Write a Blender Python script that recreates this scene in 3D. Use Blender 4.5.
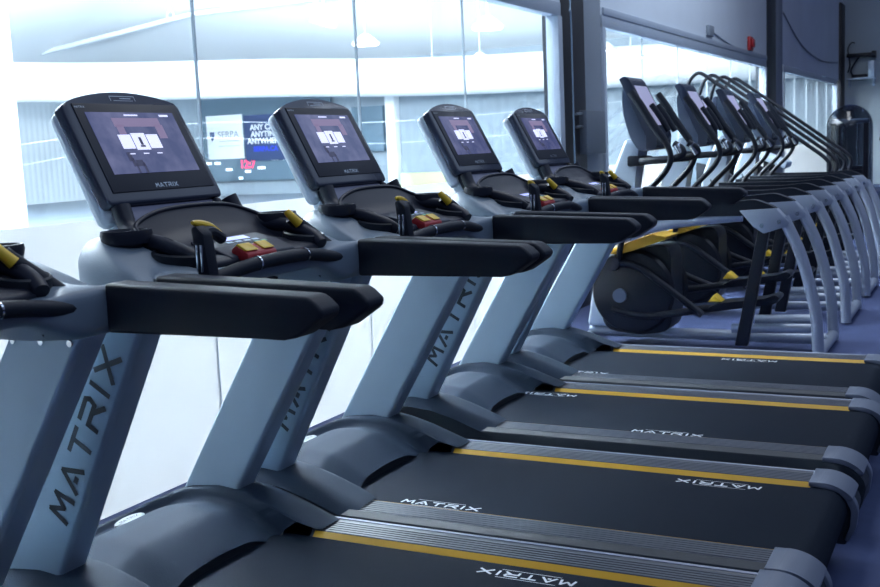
import bpy, bmesh, math, random
from mathutils import Vector, Matrix
random.seed(7)
S = bpy.context.scene
for o in list(bpy.data.objects): bpy.data.objects.remove(o)
C = S.collection
PI = math.pi

# ------------------------------------------------------------------ camera
cam_d = bpy.data.cameras.new('camera'); cam = bpy.data.objects.new('camera', cam_d); C.objects.link(cam)
yaw, pit, rol = (math.radians(a) for a in (-27.0657, 7.6105, -2.4874))
F = Vector((math.sin(yaw)*math.cos(pit), math.cos(yaw)*math.cos(pit), -math.sin(pit)))
R0 = Vector((math.cos(yaw), -math.sin(yaw), 0)); U0 = R0.cross(F)
Rv = R0*math.cos(rol)+U0*math.sin(rol); Uv = -R0*math.sin(rol)+U0*math.cos(rol)
M = Matrix((Rv, Uv, -F)).transposed().to_4x4(); M.translation = Vector((2.4384, -2.1662, 1.2719))
cam.matrix_world = M
cam_d.sensor_width = 36; cam_d.lens = 1089.48/880*36
cam_d.clip_end = 300; cam_d.clip_start = .05
cam_d.dof.use_dof = True; cam_d.dof.focus_distance = 3.2; cam_d.dof.aperture_fstop = 9
S.camera = cam

# ------------------------------------------------------------------ world, lights, exposure
w = bpy.data.worlds.new('world'); S.world = w; w.use_nodes = True
bg = w.node_tree.nodes['Background']; bg.inputs[0].default_value = (.32, .40, .76, 1); bg.inputs[1].default_value = .17
def area(name, loc, direction, sx, sy, power, color):
    d = bpy.data.lights.new(name, 'AREA'); d.shape = 'RECTANGLE'; d.size = sx; d.size_y = sy; d.energy = power; d.color = color
    o = bpy.data.objects.new(name, d); C.objects.link(o); o.location = loc
    o.rotation_euler = Vector(direction).to_track_quat('-Z', 'Y').to_euler(); return o
area('rink_fill_down', (-7.5, 6.5, 7.2), (.25, 0, -1), 11, 18, 3000, (.86, .92, 1))  # added fill below the rink roof, kept out of view; not a roof opening
area('rink_fill_far', (-5.2, 2.5, 3.8), (-.85, .5, .32), 6, .8, 2600, (.84, .93, 1))  # unseen fill added to brighten the far wall, roof and duct
area('rink_fill_up', (-7, 7, 4.3), (-.25, .3, 1), 8, 8, 17000, (.84, .93, 1))  # added fill facing up, whitens the rink roof from out of view
area('gym_ceiling_light', (3.2, 2.6, 4.2), (-.8, -.02, -1), 13, 2.4, 92, (.60, .76, 1))
area('gym_wall_light', (1.0, 8.6, 4.1), (-.85, .1, -.75), 4.5, .4, 52, (.70, .82, 1))
S.view_settings.view_transform = 'Standard'; S.view_settings.look = 'None'
S.view_settings.gamma = 1; S.view_settings.use_curve_mapping = False
S.view_settings.exposure = 0.22

# ------------------------------------------------------------------ materials
def mat(name, col, rough=.5, metal=0, bump=0, bscale=60, emit=0, var=0, vscale=4, coat=0, spec=None):
    m = bpy.data.materials.new(name); m.use_nodes = True; nt = m.node_tree; b = nt.nodes['Principled BSDF']
    b.inputs['Base Color'].default_value = (*col, 1); b.inputs['Roughness'].default_value = rough; b.inputs['Metallic'].default_value = metal
    if spec is not None: b.inputs['Specular IOR Level'].default_value = spec
    if coat: b.inputs['Coat Weight'].default_value = coat
    tc = nt.nodes.new('ShaderNodeTexCoord')
    if emit:
        b.inputs['Emission Color'].default_value = (*col, 1); b.inputs['Emission Strength'].default_value = emit
    n = nt.nodes.new('ShaderNodeTexNoise'); n.inputs['Scale'].default_value = bscale; n.inputs['Detail'].default_value = 4
    nt.links.new(tc.outputs['Object'], n.inputs['Vector'])
    bp = nt.nodes.new('ShaderNodeBump'); bp.inputs['Strength'].default_value = bump or .02; bp.inputs['Distance'].default_value = .002
    nt.links.new(n.outputs['Fac'], bp.inputs['Height']); nt.links.new(bp.outputs['Normal'], b.inputs['Normal'])
    v = var or .04
    n2 = nt.nodes.new('ShaderNodeTexNoise'); n2.inputs['Scale'].default_value = vscale; n2.inputs['Detail'].default_value = 3
    nt.links.new(tc.outputs['Object'], n2.inputs['Vector'])
    mx = nt.nodes.new('ShaderNodeMix'); mx.data_type = 'RGBA'
    mx.inputs['A'].default_value = (*[c*(1-v) for c in col], 1); mx.inputs['B'].default_value = (*[min(1, c*(1+v)) for c in col], 1)
    nt.links.new(n2.outputs['Fac'], mx.inputs['Factor']); nt.links.new(mx.outputs['Result'], b.inputs['Base Color'])
    return m
SILVER = mat('silver_paint', (.35, .465, .57), .40, .3, var=.03)
CAST = mat('grey_blue_plastic', (.145, .195, .25), .42, 0, .25, 300)
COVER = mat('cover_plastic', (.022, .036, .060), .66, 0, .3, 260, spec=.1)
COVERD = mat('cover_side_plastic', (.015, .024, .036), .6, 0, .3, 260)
PAD = mat('black_handrail_rubber', (.010, .015, .026), .55, 0, .25, 400, spec=.25)
BLACK = mat('black_plastic', (.011, .015, .029), .45, 0, .1, 300, spec=.35)
BEZEL = mat('glossy_bezel', (.030, .040, .068), .25)
PLATE = mat('purple_grey_plate', (.16, .17, .26), .4)
KEYP = mat('key_panel_plastic', (.03, .036, .055), .5, spec=.3)
BELT = mat('black_running_belt', (.0075, .013, .024), .75, 0, .5, 700, var=.12, vscale=9, spec=.08)
NIGHT = mat('dark_blue_shell', (.09, .12, .18), .3)
RIB = mat('ribbed_rail', (.045, .055, .078), .45, .1)
LIP_LIT = mat('window_lit_lip', (.19, .22, .30), .42, .2)  # far lips only: grazing window reflection put into a paler colour
CAPM = mat('end_cap_grey', (.12, .145, .20), .38)
YEL = mat('accent_yellow', (.62, .34, .015), .42)
YEL2 = mat('bright_yellow_plastic', (.78, .52, .03), .4)
RED = mat('red_plastic', (.36, .015, .02), .4)
CHROME = mat('chrome', (.7, .75, .8), .15, 1)
STEEL = mat('dull_steel', (.35, .4, .46), .3, .9)
WHITE = mat('white_print', (.72, .76, .8), .5)
DPRINT = mat('dark_print', (.03, .04, .055), .5)
TUBE = mat('silver_tube', (.33, .38, .47), .32, .2)
DARKT = mat('black_tube', (.009, .012, .020), .32, 0, spec=.3)
MIDPL = mat('dark_shroud', (.012, .017, .026), .42, spec=.3)
WPOST = mat('pale_silver_post', (.52, .62, .72), .3, .2)
COL_D = mat('black_column_paint', (.012, .014, .02), .5)
COL_G = mat('grey_column_paint', (.20, .235, .28), .75, var=.1, vscale=2)
LIT_SHELL = mat('window_lit_shell', (.62, .70, .76), .35)  # silver shell coloured paler to stand in for window light on it
BADGE = mat('badge_silver', (.34, .38, .41), .4)
JOINT = mat('silicone_joint', (.55, .62, .66), .4)
BOXG = mat('box_grey_paint', (.12, .145, .18), .6)
FRAME = mat('aluminium_frame', (.40, .46, .54), .4, .1)
WALLG = mat('grey_wall_panel', (.60, .66, .72), .7, 0, .1, 20, var=.1, vscale=1.2)
WALLB = mat('pale_end_wall', (.42, .50, .54), .7, var=.06, vscale=.7)
ARWHITE = mat('white_arena_fabric', (.85, .88, .9), .7, var=.03, vscale=.3)
BOARD = mat('white_board_plastic', (.72, .80, .84), .35, 0, .05, 5)
ICE = mat('rink_ice', (.20, .24, .28), .5, 0, .05, 3)
NAVY = mat('navy_sign', (.035, .06, .15), .5)
BLUEP = mat('blue_print', (.02, .05, .6), .5)
LAMP = mat('lamp_diffuser', (1, .98, .92), .5, emit=9)
REDLED = mat('red_digits', (1, .04, .12), .5, emit=1.5)
SLOT = mat('pale_lit_panel', (.85, .95, 1), .5, emit=.9)
GREYBL = mat('scoreboard_body', (.10, .16, .21), .6)
PALEY = mat('pale_yellow_board', (.5, .55, .3), .6)
LCD = mat('lit_lcd', (.45, .5, .9), .4, emit=.7)
GREEN = mat('green_key', (.12, .4, .22), .4)

def corrugated(name, col, pitch, axis='X'):
    m = mat(name, col, .55); nt = m.node_tree; b = nt.nodes['Principled BSDF']
    tc = nt.nodes.new('ShaderNodeTexCoord'); wv = nt.nodes.new('ShaderNodeTexWave'); wv.bands_direction = axis
    wv.inputs['Scale'].default_value = .314/pitch
    nt.links.new(tc.outputs['Object'], wv.inputs['Vector'])
    bp = nt.nodes.new('ShaderNodeBump'); bp.inputs['Strength'].default_value = .5; bp.inputs['Distance'].default_value = .02
    nt.links.new(wv.outputs['Fac'], bp.inputs['Height']); nt.links.new(bp.outputs['Normal'], b.inputs['Normal'])
    return m
CORR = corrugated('corrugated_grey_x', (.27, .33, .38), .3, 'X')
CORRY = corrugated('corrugated_grey_y', (.60, .66, .70), .25, 'Y')

def carpet():
    m = mat('blue_rubber_floor', (.042, .064, .165), .8, 0, .6, 500, var=.18, vscale=14); return m
FLOOR = carpet()
def schlick(nt, f0):
    lw = nt.nodes.new('ShaderNodeLayerWeight'); lw.inputs[0].default_value = .5
    p = nt.nodes.new('ShaderNodeMath'); p.operation = 'POWER'; nt.links.new(lw.outputs['Facing'], p.inputs[0]); p.inputs[1].default_value = 5
    a = nt.nodes.new('ShaderNodeMath'); a.operation = 'MULTIPLY_ADD'; nt.links.new(p.outputs[0], a.inputs[0]); a.inputs[1].default_value = .8; a.inputs[2].default_value = f0
    return a.outputs[0]
def glass_mat():
    m = bpy.data.materials.new('window_glass'); m.use_nodes = True; nt = m.node_tree
    for n in list(nt.nodes): nt.nodes.remove(n)
    o = nt.nodes.new('ShaderNodeOutputMaterial'); t = nt.nodes.new('ShaderNodeBsdfTransparent'); t.inputs[0].default_value = (.95, .97, .98, 1)
    g = nt.nodes.new('ShaderNodeBsdfGlossy'); g.inputs['Roughness'].default_value = .01
    f = schlick(nt, .04)
    mx = nt.nodes.new('ShaderNodeMixShader')
    nt.links.new(f, mx.inputs[0]); nt.links.new(t.outputs[0], mx.inputs[1]); nt.links.new(g.outputs[0], mx.inputs[2])
    nt.links.new(mx.outputs[0], o.inputs[0]); return m
GLASS = glass_mat()
def film():
    m = bpy.data.materials.new('frosted_white_film'); m.use_nodes = True; nt = m.node_tree
    for n in list(nt.nodes): nt.nodes.remove(n)
    o = nt.nodes.new('ShaderNodeOutputMaterial'); t = nt.nodes.new('ShaderNodeBsdfTranslucent'); t.inputs[0].default_value = (.60, .585, .575, 1)
    d = nt.nodes.new('ShaderNodeBsdfDiffuse'); d.inputs[0].default_value = (.7, .75, .78, 1)
    mx = nt.nodes.new('ShaderNodeMixShader'); mx.inputs[0].default_value = .2
    nt.links.new(t.outputs[0], mx.inputs[1]); nt.links.new(d.outputs[0], mx.inputs[2]); nt.links.new(mx.outputs[0], o.inputs[0]); return m
FILM = film()
def smoked():
    m = bpy.data.materials.new('smoked_acrylic'); m.use_nodes = True; nt = m.node_tree
    for n in list(nt.nodes): nt.nodes.remove(n)
    o = nt.nodes.new('ShaderNodeOutputMaterial'); t = nt.nodes.new('ShaderNodeBsdfTransparent'); t.inputs[0].default_value = (.30, .34, .40, 1)
    g = nt.nodes.new('ShaderNodeBsdfGlossy'); g.inputs['Roughness'].default_value = .06
    f = schlick(nt, .06)
    mx = nt.nodes.new('ShaderNodeMixShader')
    nt.links.new(f, mx.inputs[0]); nt.links.new(t.outputs[0], mx.inputs[1]); nt.links.new(g.outputs[0], mx.inputs[2])
    nt.links.new(mx.outputs[0], o.inputs[0]); return m
SMOKED = smoked()
def screen_mat():
    m = bpy.data.materials.new('lit_screen'); m.use_nodes = True; nt = m.node_tree; b = nt.nodes['Principled BSDF']
    b.inputs['Base Color'].default_value = (.02, .02, .03, 1); b.inputs['Roughness'].default_value = .2
    tc = nt.nodes.new('ShaderNodeTexCoord'); n = nt.nodes.new('ShaderNodeTexNoise'); n.inputs['Scale'].default_value = 14; n.inputs['Detail'].default_value = 3
    cr = nt.nodes.new('ShaderNodeValToRGB'); cr.color_ramp.elements[0].color = (.04, .05, .15, 1); cr.color_ramp.elements[1].color = (.13, .135, .27, 1)
    cr.color_ramp.elements[0].position = .35; cr.color_ramp.elements[1].position = .7
    nt.links.new(tc.outputs['Object'], n.inputs['Vector']); nt.links.new(n.outputs['Fac'], cr.inputs[0]); nt.links.new(cr.outputs[0], b.inputs['Emission Color'])
    b.inputs['Emission Strength'].default_value = .8; return m
SCREEN = screen_mat()
TILE = mat('screen_tile', (.72, .74, 1), .4, emit=.75)
PHOTO = mat('screen_photo_patch', (.16, .12, .20), .4, emit=.9)
SILH = mat('screen_dark_figure', (.03, .03, .07), .4, emit=.6)

# ------------------------------------------------------------------ mesh helpers
class MB:
    def __init__(s): s.b = bmesh.new()
    def box(s, x0, x1, y0, y1, z0, z1, bev=0, mtx=None):
        t = bmesh.new(); bmesh.ops.create_cube(t, size=1)
        for v in t.verts:
            v.co = Vector(((x0+x1)/2+v.co.x*(x1-x0), (y0+y1)/2+v.co.y*(y1-y0), (z0+z1)/2+v.co.z*(z1-z0)))
        return s._add(t, bev, mtx)
    def _add(s, t, bev=0, mtx=None, seg=2):
        if bev: bmesh.ops.bevel(t, geom=list(t.edges), offset=bev, segments=seg, affect='EDGES', profile=.5, clamp_overlap=True)
        bmesh.ops.recalc_face_normals(t, faces=t.faces)
        if mtx is not None: t.transform(mtx)
        me = bpy.data.meshes.new('tmp'); t.to_mesh(me); t.free(); s.b.from_mesh(me); bpy.data.meshes.remove(me); return s
    def prism(s, pts, y0, y1, bev=0, mtx=None, off0=(0, 0), off1=(0, 0), seg=2, axis='y'):
        # pts in (x,z), extruded along y
        t = bmesh.new()
        def P(p, h, o):
            a, b = p[0]+o[0], p[1]+o[1]
            return (a, h, b) if axis == 'y' else ((h, a, b) if axis == 'x' else (a, b, h))
        a = [t.verts.new(P(p, y0, off0)) for p in pts]; b = [t.verts.new(P(p, y1, off1)) for p in pts]
        t.faces.new(a); t.faces.new(b[::-1]); n = len(pts)
        for i in range(n): t.faces.new((a[i], b[i], b[(i+1) % n], a[(i+1) % n]))
        return s._add(t, bev, mtx, seg)
    def tube(s, pts, r, seg=12, sub=4, mtx=None, flat=1.0):
        P = [Vector(p) for p in pts]
        if sub and len(P) > 2: P = smooth(P, sub)
        rr = r if callable(r) else (lambda q: r)
        t = bmesh.new(); rings = []; up = None
        for i, p in enumerate(P):
            d = (P[min(i+1, len(P)-1)]-P[max(i-1, 0)]).normalized()
            if up is None:
                up = Vector((0, 0, 1)) if abs(d.z) < .9 else Vector((0, 1, 0))
            a = d.cross(up).normalized(); up = a.cross(d).normalized()
            q = i/(len(P)-1); k = rr(q)
            rings.append([t.verts.new(p+(a*math.cos(2*PI*j/seg)*k*flat+up*math.sin(2*PI*j/seg)*k)) for j in range(seg)])
        for i in range(len(P)-1):
            for j in range(seg): t.faces.new((rings[i][j], rings[i][(j+1) % seg], rings[i+1][(j+1) % seg], rings[i+1][j]))
        t.faces.new(rings[0][::-1]); t.faces.new(rings[-1])
        return s._add(t, 0, mtx)
    def cyl(s, p0, p1, r0, r1=None, seg=20):
        r1 = r0 if r1 is None else r1
        return s.tube([p0, p1], lambda q: r0+(r1-r0)*q, seg, 0)
    def lathe(s, prof, seg=28, mtx=None, arc=2*PI):
        t = bmesh.new(); rings = []
        for r, z in prof: rings.append([t.verts.new((r*math.cos(arc*j/seg), r*math.sin(arc*j/seg), z)) for j in range(seg)])
        for i in range(len(prof)-1):
            for j in range(seg): t.faces.new((rings[i][j], rings[i][(j+1) % seg], rings[i+1][(j+1) % seg], rings[i+1][j]))
        bmesh.ops.remove_doubles(t, verts=t.verts, dist=1e-5)
        return s._add(t, 0, mtx)
    def grid(s, f, nu, nv):
        t = bmesh.new(); g = [[t.verts.new(f(i/nu, j/nv)) for j in range(nv+1)] for i in range(nu+1)]
        for i in range(nu):
            for j in range(nv): t.faces.new((g[i][j], g[i+1][j], g[i+1][j+1], g[i][j+1]))
        return s._add(t)
    def build(s, name, m, parent=None, smooth_angle=35):
        me = bpy.data.meshes.new(name); s.b.to_mesh(me); s.b.free()
        me.materials.append(m)
        o = bpy.data.objects.new(name, me); C.objects.link(o)
        for p in me.polygons: p.use_smooth = True
        try: me.set_sharp_from_angle(angle=math.radians(smooth_angle))
        except Exception: pass
        if parent is not None: o.parent = parent
        return o
def smooth(P, n):
    out = []
    for i in range(len(P)-1):
        a, b, c, d = P[max(i-1, 0)], P[i], P[i+1], P[min(i+2, len(P)-1)]
        for k in range(n):
            t = k/n
            out.append(.5*((2*b)+(c-a)*t+(2*a-5*b+4*c-d)*t*t+(3*b-a-3*c+d)*t**3))
    out.append(P[-1]); return out
def rnd(P, r, n=4):   # round the corners of a 2d/3d polyline
    P = [Vector(p) for p in P]; out = [P[0]]
    for i in range(1, len(P)-1):
        a = P[i]+(P[i-1]-P[i]).normalized()*min(r, (P[i-1]-P[i]).length*.45); b = P[i]+(P[i+1]-P[i]).normalized()*min(r, (P[i+1]-P[i]).length*.45)
        for k in range(n+1):
            t = k/n; out.append(a*(1-t)**2+P[i]*2*t*(1-t)+b*t*t)
    out.append(P[-1]); return out
def tag(o, label, cat, group=None, kind=None):
    o['label'] = label; o['category'] = cat
    if group: o['group'] = group
    if kind: o['kind'] = kind
    return o
def struct(o): o['kind'] = 'structure'; return o
def empty(name, loc, rz=0):
    o = bpy.data.objects.new(name, None); C.objects.link(o); o.location = loc; o.rotation_euler = (0, 0, rz); o.empty_display_size = .1; return o
def kids(o): return [c for c in bpy.data.objects if c.parent == o]
def copy_tree(o, parent=None):
    c = o.copy(); C.objects.link(c); c.parent = parent
    for ch in kids(o): copy_tree(ch, c)
    return c
# stroke lettering: each letter in a 1 x 1 cell (x right, y up)
STR = {'M': [[(0, 0), (0.12, 1)], [(.12, 1), (.5, .35)], [(.5, .35), (.88, 1)], [(.88, 1), (1, 0)]],
       'A': [[(0, 0), (.5, 1)], [(.5, 1), (1, 0)], [(.42, .22), (.58, .22)]], 'T': [[(0, 1), (1, 1)], [(.5, 1), (.5, 0)]],
       'R': [[(.0, 0), (.0, .55)], [(0, 1), (.85, 1)], [(.85, 1), (.95, .8)], [(.95, .8), (.85, .5)], [(.85, .5), (0, .5)], [(.5, .5), (1, 0)]],
       'I': [[(.5, 0), (.5, 1)]], 'X': [[(0, 0), (1, 1)], [(0, 1), (1, 0)]]}
def lettering(mb, text, origin, right, up, h, wd, gap, th, normal, lift=.0012):
    o = Vector(origin); r = Vector(right).normalized(); u = Vector(up).normalized(); n = Vector(normal).normalized()
    x = 0
    for ch in text:
        cw = wd*(.25 if ch == 'I' else 1)
        for (a, b) in STR[ch]:
            A = Vector((a[0]*cw, a[1]*h)); B = Vector((b[0]*cw, b[1]*h)); d = (B-A).normalized(); p = Vector((-d.y, d.x))*th/2; A = A-d*th*.3; B = B+d*th*.3
            vs = []
            for q in (A-p, B-p, B+p, A+p): vs.append(mb.b.verts.new(o+r*(x+q.x)+u*q.y+n*lift))
            mb.b.faces.new(vs)
        x += cw+gap
    return mb
def text_mesh(name, body, m, size, mtx, parent=None, align='CENTER', bold=0):
    cu = bpy.data.curves.new(name, 'FONT'); cu.body = body; cu.size = size; cu.align_x = align; cu.align_y = 'CENTER'; cu.extrude = .002; cu.offset = bold
    t = bpy.data.objects.new(name, cu); C.objects.link(t)
    me = bpy.data.meshes.new_from_object(t.evaluated_get(bpy.context.evaluated_depsgraph_get()))
    bpy.data.objects.remove(t); me.materials.clear(); me.materials.append(m); me.transform(mtx)
    o = bpy.data.objects.new(name, me); C.objects.link(o)
    if parent is not None: o.parent = parent
    return o
def frame_mtx(origin, right, up):
    r = Vector(right).normalized(); u = Vector(up).normalized(); n = r.cross(u)
    m = Matrix((r, u, n)).transposed().to_4x4(); m.translation = Vector(origin); return m

# ================================================================== SETTING
WX = -.526
struct(MB().box(-.53, 9, -4, 23.2, -.18, -.055).build('floor', FLOOR))
# wall with the windows: parapets over the windows, columns between them
struct(MB().box(WX-.06, WX+.03, -4, 30, 2.30, 9.3).build('wall_left', WALLG))
struct(MB().box(-.6, 9, 23, 23.15, 0, 6.5).build('wall_back', WALLB))
def window(n, y0, y1, joints, zt=2.28):
    g = empty('window_%d' % n, (WX, y0, 0)); struct(g)
    f = MB(); f.box(-.05, .04, 0, y1-y0, zt-.07, zt+.03, .004)
    f.box(-.05, .05, -.0, .07, 0, zt-.07, .004); f.box(-.05, .05, y1-y0-.09, y1-y0, 0, zt-.07, .004)
    f.build('window_frame', FRAME, g)
    ys = [y0+.05]+joints+[y1-.07]
    for a, b in zip(ys, ys[1:]): MB().box(-.006, .006, a-y0+.003, b-y0-.003, -.04, zt-.05).build('window_pane', GLASS, g)
    for a, b in zip(ys, ys[1:]): MB().box(.0062, .0072, a-y0+.0035, b-y0-.0035, -.056, 1.062).build('frosted_film', FILM, g)
    for j in joints: MB().box(-.007, .007, j-y0-.0035, j-y0+.0035, -.04, zt-.06).build('glass_joint', JOINT, g)
    return g
window(1, -3.9, 5.75, [-2.4, -1.1, .205, 1.502, 2.80, 4.10])
window(2, 6.72, 14.1, [8.0, 9.3, 10.6, 11.9, 13.1])
window(3, 15.5, 22.0, [16.8, 18.1, 19.4, 20.7])
def column(n, y0, y1, zt=3.7):
    g = empty('trim_%d' % n, (WX, y0, 0)); struct(g)
    d = (y1-y0)
    MB().box(-.12, .035, 0, d*.55, -.055, zt, .005).build('column_flange', COL_D, g)
    MB().box(-.02, .032, d*.55, d, -.055, zt, .005).build('column_cladding', COL_G, g)
    return g
column(1, 5.76, 6.71); column(2, 14.15, 15.48, 4.5)
struct(MB().box(-.62, -.45, 22.3, 22.95, -.05, 3.9, .01).build('trim_3', COL_D))
struct(MB().box(WX+.03, WX+.05, 6.75, 14.1, 2.31, 2.37, .003).build('trim_4', FRAME))

# ---- the rink beyond the glass
struct(MB().box(-28.2, -.60, -12, 30.2, -.3, -.1).build('floor_rink', ICE))       # ice sheet
struct(MB().box(-28.2, -28, -12, 30, -.1, 4.6).build('wall_rink_side', CORRY))
struct(MB().box(-28.2, -.6, 30, 30.2, -.1, 5.0).build('wall_rink_end', CORR))
def roof():
    def h(x, y): return min(4.2+.30*(30.3-y), 4.2+.30*(x+28.3), 9.2)
    return MB().grid(lambda u, v: (-28.3+27.7*u, -12+42.3*v, h(-28.3+27.7*u, -12+42.3*v)), 60, 60)
struct(roof().build('ceiling', ARWHITE))
# ================================================================== TREADMILL
def make_treadmill():
    R = empty('treadmill', (0, 0, 0))
    # deck
    d = MB(); d.prism([(.20, .07), (1.97, .07), (2.0, .12), (2.0, .196), (.20, .196)], -.415, .415, .006)
    for y in (-.36, .36):
        for x in (.3, 1.9): d.cyl((x, y, -.045), (x, y, .08), .03)
    d.build('deck_frame', BLACK, R)
    # belt wraps the rear roller
    prof = [(.56, .190), (.56, .2065), (2.0, .2065)]
    for k in range(1, 9):
        a = PI/2-k*PI/8*1.0; prof.append((2.0+.062*math.cos(a), .1445+.062*math.sin(a)))
    prof += [(1.985, .0825), (1.985, .19)]
    bt = MB().prism(prof, -.279, .279).build('running_belt', BELT, R)
    for (x, y, fl) in ((.84, -.255, 0), (1.82, .235, 1)):
        mb = MB(); r = (-1, 0, 0) if fl else (1, 0, 0); u = (0, -1, 0) if fl else (0, 1, 0)
        lettering(mb, 'MATRIX', (x, y, .2067), r, u, .026, .036, .013, .0065, (0, 0, 1), .0006)
        o = Vector((x, y, .2073)); rr = Vector(r); uu = Vector(u)
        for h in (-.012, .037):
            q = [o+rr*a+uu*b for a, b in ((.04, h), (.20, h), (.20, h+.002), (.04, h+.002))]
            mb.b.faces.new([mb.b.verts.new(v) for v in q])
        mb.build('belt_lettering', WHITE, bt)
    # side rails
    for sgn in (-1, 1):
        def yy(y): return y*sgn
        P = [(.284, .196), (.284, .199), (.300, .2165)]
        y = .303
        for k in range(6): P += [(y, .2195), (y+.010, .2195), (y+.0112, .2178), (y+.0138, .2178)]; y += .015
        P += [(.398, .2195), (.402, .216), (.402, .196)]
        mb = MB(); mb.prism([(yy(a), b) for a, b in P], .74, 1.962, axis='x'); rl = mb.build('side_rail', RIB, R, 20)
        mb = MB(); mb.prism([(yy(a), b) for a, b in [(.2842, .2005), (.2995, .2172), (.2980, .2182), (.2822, .2045)]], .752, 1.955, axis='x'); mb.build('accent_strip', YEL, rl)
        mb = MB(); mb.prism([(yy(a), b) for a, b in [(.402, .10), (.402, .2205), (.408, .2225), (.434, .2125), (.438, .206), (.438, .10)]], .70, 1.985, axis='x'); mb.build('rail_lip', LIP_LIT if sgn > 0 else COVERD, rl)  # same part on both sides; far one coloured paler as window sheen
        # rear end cap
        top = [(1.950, .2225)]+[(1.985+.108*math.sin(a), .2225-.085*(1-math.cos(a))) for a in [k*PI*.34/12 for k in range(13)]]
        top += [(1.985+.094*math.sin(a), .2065-.070*(1-math.cos(a))) for a in [k*PI*.34/12 for k in range(12, -1, -1)]]+[(1.950, .2065)]
        ya, yb = sorted((yy(.286), yy(.437)))
        cp = MB().prism([(p[0], p[1]) for p in top], ya, yb, .0035).build('end_cap', CAPM, R, 50)
        aa = [k*PI*.5/10 for k in range(4, 11)]
        st = [(1.985+.107*math.sin(a), .2215-.085*(1-math.cos(a))) for a in aa]+[(2.086, .09), (2.064, .045), (2.052, .052), (2.072, .095)]+[(1.985+.090*math.sin(a), .2035-.070*(1-math.cos(a))) for a in aa[::-1]]
        ya, yb = sorted((yy(.287), yy(.325)))
        MB().prism([(p[0], p[1]) for p in st], ya, yb, .003).build('cap_strap', CAPM, cp, 50)
        ya, yb = sorted((yy(.302), yy(.439)))
        core = [(1.95, .03), (1.95, .204)]+[(1.985+.100*math.sin(a), .204-.074*(1-math.cos(a))) for a in [k*PI*.5/12 for k in range(13)]]+[(2.075, .08), (2.055, .03)]
        MB().prism([(p[0], p[1]) for p in core], ya, yb, .006).build('cap_core', COVERD, cp, 50)
        MB().cyl((2.04, yy(.436), .13), (2.04, yy(.442), .13), .008).build('cap_screw', STEEL, cp)
    # motor cover: a height field with a rim around a sunk panel
    def prof_h(x):
        pts = [(.13, .07), (.145, .17), (.18, .235), (.24, .278), (.32, .305), (.42, .316), (.52, .306), (.62, .279), (.70, .250), (.775, .2235)]
        for (a, b), (c, dd) in zip(pts, pts[1:]):
            if x <= c:
                t = max(0, (x-a)/(c-a)); return b+(dd-b)*t
        return pts[-1][1]
    def sst(t): t = max(0, min(1, t)); return t*t*(3-2*t)
    def inside(x, y):   # signed distance to a rounded region open to the rear
        dx = .385-x; ax = max(dx, 0); ay = max(abs(y)-.12, 0)
        return .158-math.hypot(ax, ay)
    def H(x, y):
        h = (prof_h(x-.012)+2*prof_h(x)+prof_h(x+.012))/4
        e = abs(y)
        d_ = inside(x, y); h += -.034*sst(d_/.03)+.024*sst((d_-.035)/.12)
        if e < .275: h -= .034*sst((x-.50)/.17)*sst((.275-e)/.02)
        if e > .36: h -= .035*((e-.36)/.085)**2
        return h
    def rear(y):
        e = abs(y)
        if e < .262: return .668-.03*(1-(e/.262)**2)
        return .67+.105*sst((e-.262)/.03)
    def surf(u, v):
        y = -.438+.876*v; x = .13+(rear(y)-.13)*u
        return (x, y, H(x, y))
    mb = MB(); mb.grid(surf, 66, 80)
    cover = mb.build('motor_cover', COVER, R, 60)
    # lip under the rear edge and the side skirts
    mb = MB(); mb.grid(lambda u, v: ((lambda y: (rear(y)-.006*(u > .5), y, (H(rear(y), y) if u < .5 else .204)))(-.262+.524*v)), 1, 40)
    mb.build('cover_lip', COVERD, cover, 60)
    for sgn in (-1, 1):
        n = 26; mb = MB()
        mb.grid(lambda u, v: (.13+.645*u, sgn*(.438+.002*v), .06+(H(.13+.645*u, .438)-.06)*(1-v)+0*v), 40, 4)
        mb.box(.19, .775, *sorted((sgn*.40, sgn*.438)), .06, .19)
        mb.build('cover_skirt', COVERD, cover, 60)  # skirt darker than the hood: its shade is partly in the colour
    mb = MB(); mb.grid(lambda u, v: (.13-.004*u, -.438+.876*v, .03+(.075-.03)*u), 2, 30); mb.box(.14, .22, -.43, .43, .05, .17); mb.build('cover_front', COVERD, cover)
    # oval badge on the front of the panel rim
    bm_ = MB(); m4 = Matrix.Translation((.285, .065, H(.285, .065)+.004)) @ Matrix.Rotation(math.radians(6), 4, 'Y') @ Matrix.Diagonal((.75, 2.2, 1, 1))
    bm_.lathe([(0, 0), (.026, 0), (.026, .006), (.023, .009), (0, .009)], 32, m4); bd = bm_.build('oval_badge', BADGE, cover)
    mb = MB(); mm = m4
    lettering(mb, 'MATRIX', mm @ Vector((.007, -.018, .0095)), (0, 1, 0), Vector((-.995, 0, .10)), .010, .0105, .0035, .0022, (.10, 0, .995), .0006); mb.build('badge_lettering', DPRINT, bd)
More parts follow.
